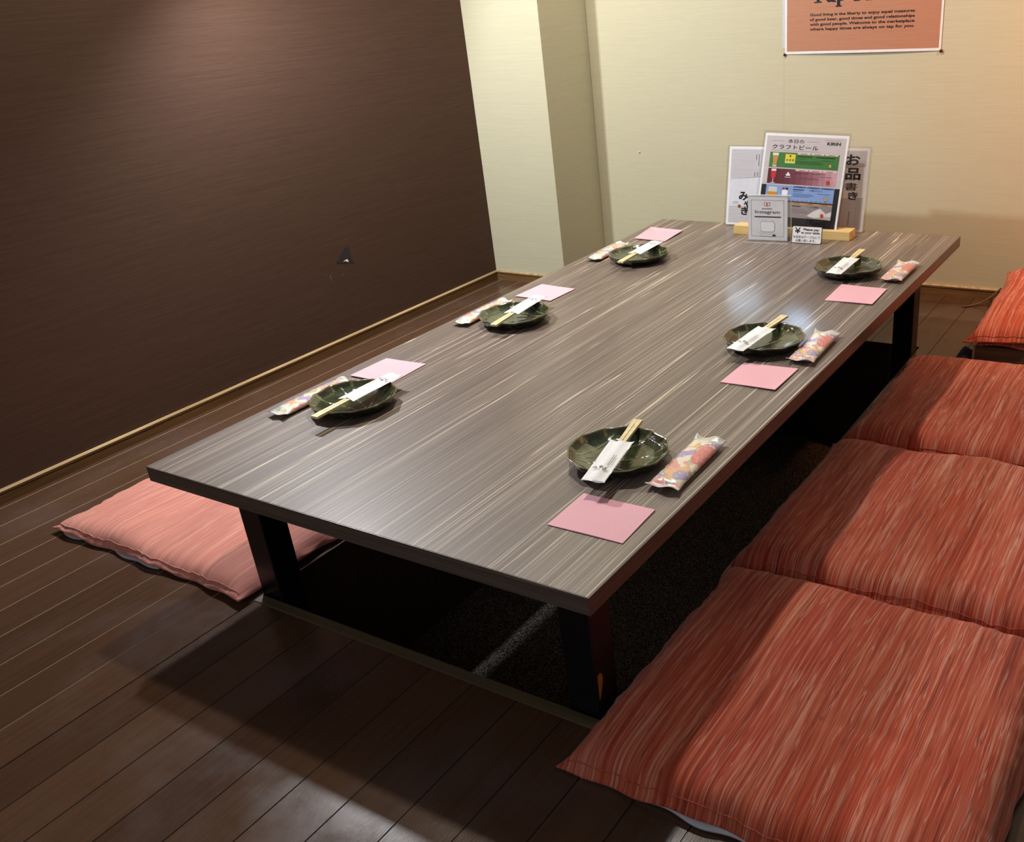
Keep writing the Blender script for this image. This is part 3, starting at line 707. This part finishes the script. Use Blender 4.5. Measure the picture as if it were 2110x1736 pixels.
# berry ale band, fading to pink on the right
for q in range(12):
    k = q/11; c0 = (96, 34, 48); c1 = (214, 168, 178); c_ = tuple(int(c0[i]+(c1[i]-c0[i])*k**1.5) for i in range(3))
    p.rect(.0205+.2000*q/12, .1110, .0205+.2000*(q+1)/12, .1515, ink(c_), 2)
tabs(.1475, ink((240, 206, 212)), ink((110, 60, 70)))
p.text('SPRING VALLEY', .1000, .1400, .1430, .1432, ink((70, 24, 34)), 3, .0); p.text('JAZZBERRY', .1480, .1400, .1880, .1432, ink((70, 24, 34)), 3, .0)
for a, b, y_ in ((.172, .208, .1350), (.118, .166, .1300), (.108, .172, .1265)): p.rect(a, y_, b, y_+.0010, ink((110, 60, 70)), 3)
glass(.0375, .1500, .1120, .0150, .0100, (204, 54, 50), (244, 226, 224), True)
p.disc(.0805, .1405, .0028, wh, 3); p.rect(.0745, .1335, .0865, .1385, wh, 3); p.rect(.0720, .1290, .0890, .1302, wh, 3)
radar(.2000, .1225, .0110, (196, 66, 62), (150, 112, 122))
# blue band
p.rect(.0205, .0675, .2190, .1075, ink((142, 172, 226)), 2); tabs(.1035, ink((74, 110, 170)), ink((30, 48, 90)))
p.text('水曜日のネコ', .1480, .0960, .1850, .1005, bl, 3)
for q in range(9): p.rect(.1010+.0036*q, .0965, .1036+.0036*q, .1000, ink((30, 40, 70)), 3)
for a, b, y_ in ((.102, .128, .0925), (.172, .208, .0900), (.102, .158, .0865), (.102, .162, .0830), (.102, .150, .0795)): p.rect(a, y_, b, y_+.0011, ink((60, 84, 140)), 3)
for q in range(15): p.rect(.022+.0132*q, .0690, .030+.0132*q, .0705, ink((80, 116, 176)), 3)
p.poly([(.0270, .0690), (.0540, .0690), (.0560, .0760), (.0530, .1025), (.0290, .1025), (.0255, .0760)], ink((214, 216, 214)), 3); p.poly([(.0275, .0690), (.0535, .0690), (.0560, .0780), (.0545, .0890), (.0272, .0890), (.0255, .0780)], ink((214, 150, 46)), 4)
p.poly([(.0700, .0690), (.0850, .0690), (.0860, .0930), (.0840, .0980), (.0715, .0980), (.0690, .0930)], wh, 3)
p.rect(.0690, .0960, .0765, .1020, ink((168, 56, 62)), 4); p.rect(.0785, .0960, .0860, .1020, ink((40, 46, 66)), 4)
radar(.1990, .0790, .0095, (196, 160, 96), (104, 136, 190))
# grey band
p.rect(.0205, .0235, .2190, .0640, ink((150, 142, 142)), 2); p.rect(.1000, .0605, .2190, .0640, ink((226, 160, 76)), 3)
for q in range(3): p.rect(.1080+.0395*q, .0616, .1260+.0395*q, .0628, ink((120, 80, 40)), 4)
p.text('インドの青鬼', .1460, .0530, .1800, .0575, bl, 3)
for q in range(8): p.rect(.1010+.0036*q, .0530, .1036+.0036*q, .0565, ink((50, 46, 46)), 3)
for a, b, y_ in ((.100, .140, .0460), (.108, .150, .0415), (.104, .152, .0375)): p.rect(a, y_, b, y_+.0010, ink((110, 100, 100)), 3)
p.poly([(.150, .031), (.168, .045), (.186, .053), (.204, .040), (.219, .047), (.219, .024), (.170, .0255), (.158, .029)], ink((226, 222, 222)), 3)
radar(.1950, .0350, .0100, (206, 66, 48), (200, 190, 190)); p.rect(.170, .0185, .198, .0192, ink((110, 110, 110)), 3)
p.build('printed_design', pgo)

# small acrylic stand with an account card
t = thing('acrylic_card_stand', (.3684, 1.6455, H+.0003), 'small clear acrylic stand holding a white card with a heart icon', 'card stand', rz=.094)
W_, H_ = .1115, .1235
mb = MB(); mb.box((0, .0022, .0010), (.1215, .0036, H_), M['acryl']); mb.box((0, -.0022, .0020), (.1215, -.0010, H_), M['acryl']); mb.build('upright', t)
mb = MB(); mb.box((-.002, -.026, 0), (.123, .016, .0012), M['acryl']); mb.build('base', t)
mb = MB(); mb.box((0, -.0023, H_), (.1215, .0037, H_+.0010), M['acedge']); mb.box((.1215, -.0022, .001), (.1221, .0036, H_), M['acedge']); mb.box((-.002, -.0268, 0), (.123, -.026, .0014), M['acedge']); mb.box((.123, -.026, 0), (.1238, .016, .0014), M['acedge']); mb.build('polished_edge', t)
mb = MB(); mb.box((.0005, -.0006, .0015), (W_, .0014, .1215), ink((246, 246, 252))); cd = mb.build('card', t)
p = Print((0, -.0007, 0), (1, 0, 0), (0, 0, 1)); mv = ink((120, 84, 104)); pk = ink((200, 60, 78)); dk = ink((40, 40, 52))
p.frame(.0095, .0120, .1020, .1110, .0006, mv)
p.rect(.0460, .0955, .0630, .1050, pk, 1); p.poly([(.0520, .0956), (.0545, .0930), (.0570, .0956)], pk, 1); p.rect(.0476, .0968, .0614, .1037, wh, 2)
p.poly([(.0545, .0972), (.0580, .1005), (.0580, .1022), (.0562, .1030), (.0545, .1016), (.0528, .1030), (.0510, .1022), (.0510, .1005)], pk, 3)
for q in range(9): p.rect(.0400+.0033*q, .0868, .0424+.0033*q, .0890, ink((90, 90, 100)), 2)
p.text('Instagram', .0205, .0725, .0905, .0835, dk, 2, .0)
p.rect(.0200, .0640, .0925, .0672, ink((58, 40, 72)), 1); p.disc(.0200, .0656, .0016, ink((58, 40, 72)), 1); p.disc(.0925, .0656, .0016, ink((58, 40, 72)), 1)
def rrect(x0_, y0_, x1_, y1_, r, mat, lay):
    pts = []
    for cx, cy, a0 in ((x1_-r, y0_+r, -90), (x1_-r, y1_-r, 0), (x0_+r, y1_-r, 90), (x0_+r, y0_+r, 180)):
        for q in range(5): a = math.radians(a0+q*22.5); pts.append((cx+r*math.cos(a), cy+r*math.sin(a)))
    p.poly(pts, mat, lay)
rrect(.0355, .0245, .0765, .0535, .007, ink((90, 92, 104)), 1); rrect(.0363, .0253, .0757, .0527, .0064, ink((246, 246, 252)), 2)
p.rect(.0270, .0218, .0900, .0221, ink((150, 150, 160)), 1)
rrect(.0345, .0128, .0785, .0182, .001, ink((60, 60, 74)), 3); rrect(.0352, .0134, .0700, .0176, .0008, ink((246, 246, 252)), 4); 
for a, b, c_, d_ in ((.040, .0560, .0415, .058), (.070, .0555, .0715, .0575), (.048, .0565, .051, .0573)): p.rect(a, b, c_, d_, ink((150, 150, 160)), 1)
p.build('printed_design', cd)

# payment card
t = thing('payment_card', (.5375, 1.6465, H+.0002), 'small white black-edged payment notice propped against the pine block', 'sign')
Yp = Vector((0, .0088, .0442)).normalized(); w2, h2 = .0835, .0450
def card(mat, w_, h_, o_, thick, name, r=.003):
    mb = MB(); pts = []; N = Vector((1, 0, 0)).cross(Yp)
    for cx, cy, a0 in ((w_-r, r, -90), (w_-r, h_-r, 0), (r, h_-r, 90), (r, r, 180)):
        for q in range(5): a = math.radians(a0+q*22.5); pts.append((cx+r*math.cos(a), cy+r*math.sin(a)))
    f = [Vector((-w2/2+o_+x, 0, .0006))+Yp*(y+o_)+N*thick[1] for x, y in pts]; b = [Vector((-w2/2+o_+x, 0, .0006))+Yp*(y+o_)+N*thick[0] for x, y in pts]; n = len(pts)
    mb.add(f+b, [tuple(range(n)), tuple(range(n, 2*n))[::-1]]+[(i, n+i, n+(i+1) % n, (i+1) % n) for i in range(n)], mat); return mb.build(name, t)
card(ink((16, 16, 18)), w2, h2, 0, (-.003, .0004), 'black_backing'); fc = card(ink((236, 237, 240)), w2-.0018, h2-.0020, .0009, (.0004, .0010), 'white_face')
mb = MB(); mb.box((-.002, .0085, .042), (.012, .0125, .0475), ink((16, 16, 18))); mb.build('clip', t, bevel=.001)
N = Vector((1, 0, 0)).cross(Yp); p = Print(Vector((-w2/2, 0, .0006))+N*.0011, (1, 0, 0), Yp)
p.text('¥', .0070, .0255, .0235, .0410, bl, 1, .012); p.text('Please pay', .0310, .0320, .0760, .0400, ink((60, 60, 64)), 1, .03); p.text('at your table.', .0260, .0240, .0795, .0312, ink((60, 60, 64)), 1, .03)
p.text('お会計はテーブルにて', .0040, .0130, .0795, .0205, bl, 1, .004); p.text('お願い致します。', .0110, .0035, .0680, .0110, bl, 1, 0)
p.build('printed_words', fc)

# ------------------------------------------------------------ poster on the back wall
t = thing('poster', (.498, YW-.001, .702), 'orange-brown drinks poster with black lettering pinned to the cream wall', 'poster')
sl = -.0112; X = Vector((1, 0, sl)).normalized(); Y = Vector((-sl*0, 0, 1))
Ob = Vector((.2660, YW-.0022, .7046))-Vector(t.location)
mb = MB()
vs = []; nx = 24
for j in range(2):
    for i in range(nx+1):
        u = i/nx; bow = .0045*math.sin(math.pi*u)*(1-j); q = Ob+X*(.4634*u)+Y*(.62*j); vs.append((q.x, q.y-bow, q.z))
mb.add(vs, [(i, i+1, nx+2+i, nx+1+i) for i in range(nx)], ink((238, 236, 238))); pgo = mb.build('white_border', t)
mb = MB(); 
for i in range(nx+1): pass
vs = []
for y_ in (.0075, .61):
    for i in range(nx+1):
        u = i/nx; xx = .0065+(.4634-.013)*u; bow = .0045*math.sin(math.pi*xx/.4634)*(1-y_/.62); q = Ob+X*xx+Y*y_; vs.append((q.x, q.y-bow-.0004, q.z))
mb.add(vs, [(i, i+1, nx+2+i, nx+1+i) for i in range(nx)], M['kraft']); mb.build('printed_sheet', t)
p = Print(Ob+Vector((0, -.0008, 0)), X, Y); tx = ink((44, 24, 18)); tk = ink((18, 14, 14))
lines = ['Good living is the liberty to enjoy equal measures', 'of good beer, good times and good relationships', 'with good people. Welcome to the marketplace', 'where happy times are always on tap for you.']
for k, s_ in enumerate(lines): p.text(s_, .079, .1005-.0128*k-.001, .386, .1095-.0128*k, tx, 1, .022)
# headline in slab letters: strokes built from bars, only its lower half is in view
def slab(word, x, y, hgt):
    xx = x; b = hgt
    adv = {'T': .80, 'a': .62, 'p': .68, 'M': 1.02, 'r': .52, 'c': .55, 'h': .68, 'é': .58, ' ': .30}
    for ch in word:
        a = adv[ch]*b
        if ch != ' ':
            xh = .68*b if ch in 'aprcé' else b; yb = y-(.24*b if ch == 'p' else 0); y1 = y+(xh if ch != 'é' else .98*b)
            p.text(ch, xx+.05*b, yb, xx+a-.07*b, y1, tk, 1, .03)
            def bar(c_, w_, yy): p.rect(xx+c_*b-w_*b/2, yy, xx+c_*b+w_*b/2, yy+.055*b, tk, 2)
            if ch == 'T': bar(.38, .44, y)
            if ch == 'p': bar(.15, .34, yb)
            if ch == 'M': bar(.17, .34, y); bar(.84, .36, y)
            if ch == 'r': bar(.16, .38, y)
            if ch == 'h': bar(.14, .30, y); bar(.52, .28, y)
            if ch == 'a': bar(.55, .14, y)
        xx += a
slab('Tap Marché', .083, .1370, .0530)
def settle(v):
    xx = v[0]-Ob.x; zz = v[2]-Ob.z; return (v[0], v[1]-.0045*math.sin(math.pi*max(0, min(1, xx/.4634)))*(1-zz/.62), v[2])
p.v = [settle(v) for v in p.v]
p.build('lettering', t)
mb = MB(); mb.add([Vector((.2575, YW-.0006, .722))-Vector(t.location), Vector((.300, YW-.0006, .722))-Vector(t.location), Vector((.300, YW-.0006, 1.33))-Vector(t.location), Vector((.2555, YW-.0006, 1.33))-Vector(t.location)], [(0, 1, 2, 3)], ink((206, 206, 214))); mb.build('backing_sheet', t)
def pin(x, z, r, mat, label, name='push_pin'):
    mb = MB(); n = 16; vs = []; prof = [(r, 0), (r, .002), (r*.85, .004), (r*.4, .0052), (0.0001, .0055)]
    for rr, h in prof:
        for i in range(n): a = i*2*math.pi/n; vs.append((rr*math.cos(a), -h, rr*math.sin(a)))
    fs = [(k*n+i, k*n+(i+1) % n, (k+1)*n+(i+1) % n, (k+1)*n+i)[::-1] for k in range(len(prof)-1) for i in range(n)]
    mb.add(vs, fs, mat); o = mb.build(name, smooth=True); o.location = (x, YW-.0022 if r > .003 else YW-.0002, z); tag(o, label, 'pin'); return o
pin(.2655, .7035, .0042, M['pin'], 'dark red pin at the lower left corner of the poster')
pin(.7300, .6985, .0046, M['pin'], 'dark red pin at the lower right corner of the poster')
pin(-.2677, .4109, .0026, ink((224, 216, 188)), 'tiny cream pin alone on the back wall near the pillar')

# ------------------------------------------------------------ lights
def point(name, loc, power, col, r):
    d = bpy.data.lights.new(name, 'POINT'); d.energy = power; d.color = col; d.shadow_soft_size = r
    o = bpy.data.objects.new(name, d); o.location = loc; COL.objects.link(o); return o
def spot(name, loc, at, power, col, size, blend, r):
    d = bpy.data.lights.new(name, 'SPOT'); d.energy = power; d.color = col; d.shadow_soft_size = r; d.spot_size = math.radians(size); d.spot_blend = blend
    o = bpy.data.objects.new(name, d); o.location = loc; o.rotation_euler = (Vector(at)-Vector(loc)).to_track_quat('-Z', 'Y').to_euler(); COL.objects.link(o); return o
point('ceiling_lamp', (.04, 1.10, 1.9), 42, (1.0, .79, .54), .04)
point('ceiling_lamp', (.06, 1.10, 1.9), 33, (.86, .95, 1.0), .04)
spot('side_lamp', (-.60, .82, 1.27), (-.60+1, .82+.25, 1.27-.75), 60, (.94, .97, 1.0), 168, .35, .028)
spot('pillar_fill', (-.53, .45, 2.0), (-.66, 1.88, .55), 15, (.88, 1.0, .86), 62, 1.0, .04)  # added spot to brighten the pillar and its corner, no fixture there
spot('wall_lamp', (1.75, 1.40, 1.65), (1.40, 2.15, .7), 92, (1.0, .44, .15), 84, 1.0, .05)
cool = (.50, .74, 1.0)
spot('added_glint', (.345, 2.09, .615), (.58, 1.42, H), 7, cool, 30, 1.0, .06)  # two added spots behind the menus, only for the tabletop glint
spot('added_glint', (.15, 2.09, .60), (.48, 1.45, H), 1.6, cool, 24, 1.0, .06)
d = bpy.data.lights.new('front_fill', 'AREA'); d.shape = 'RECTANGLE'; d.size = 2.4; d.size_y = 1.2; d.energy = 9; d.color = (.95, .95, 1.0)  # added soft fill from behind the camera for upright faces
o = bpy.data.objects.new('front_fill', d); o.location = (.9, -2.4, 1.7); o.rotation_euler = (Vector((.4, 1.2, .4))-Vector(o.location)).to_track_quat('-Z', 'Y').to_euler(); COL.objects.link(o)

w = bpy.data.worlds.new('World'); S.world = w; w.use_nodes = True
nt = w.node_tree; bg = nt.nodes['Background']; tcn = nt.nodes.new('ShaderNodeTexCoord'); sp = nt.nodes.new('ShaderNodeSeparateXYZ'); nt.links.new(tcn.outputs['Generated'], sp.inputs[0])
rp = nt.nodes.new('ShaderNodeValToRGB'); mr = nt.nodes.new('ShaderNodeMapRange'); mr.inputs[1].default_value = -1; nt.links.new(sp.outputs['Z'], mr.inputs[0]); nt.links.new(mr.outputs[0], rp.inputs[0])
rp.color_ramp.elements[0].position = .45; rp.color_ramp.elements[0].color = (.10, .07, .05, 1); rp.color_ramp.elements[1].position = .8; rp.color_ramp.elements[1].color = (.62, .62, .60, 1)
nt.links.new(rp.outputs[0], bg.inputs[0]); bg.inputs[1].default_value = .19

# ------------------------------------------------------------ camera
Rm = ((0.84869455, 0.5231335, -0.0777747), (0.17739975, -0.42011234, -0.88996346), (-0.49824381, 0.74150992, -0.4493508))
cd = bpy.data.cameras.new('camera'); cam = bpy.data.objects.new('camera', cd); COL.objects.link(cam)
r, d, f = [Vector(x) for x in Rm]
m = Matrix((r, -d, -f)).transposed().to_4x4(); m.translation = (1.4779, -.7821, .9445); cam.matrix_world = m
cd.sensor_fit = 'HORIZONTAL'; cd.sensor_width = 36; cd.lens = 1961.63/2110*36
cd.shift_x = (1055-1260.9)/2110; cd.shift_y = (950.5-868)/2110; cd.clip_start = .01
S.camera = cam
S.view_settings.view_transform = 'Standard'; S.view_settings.look = 'None'; S.view_settings.exposure = 0; S.view_settings.gamma = 1
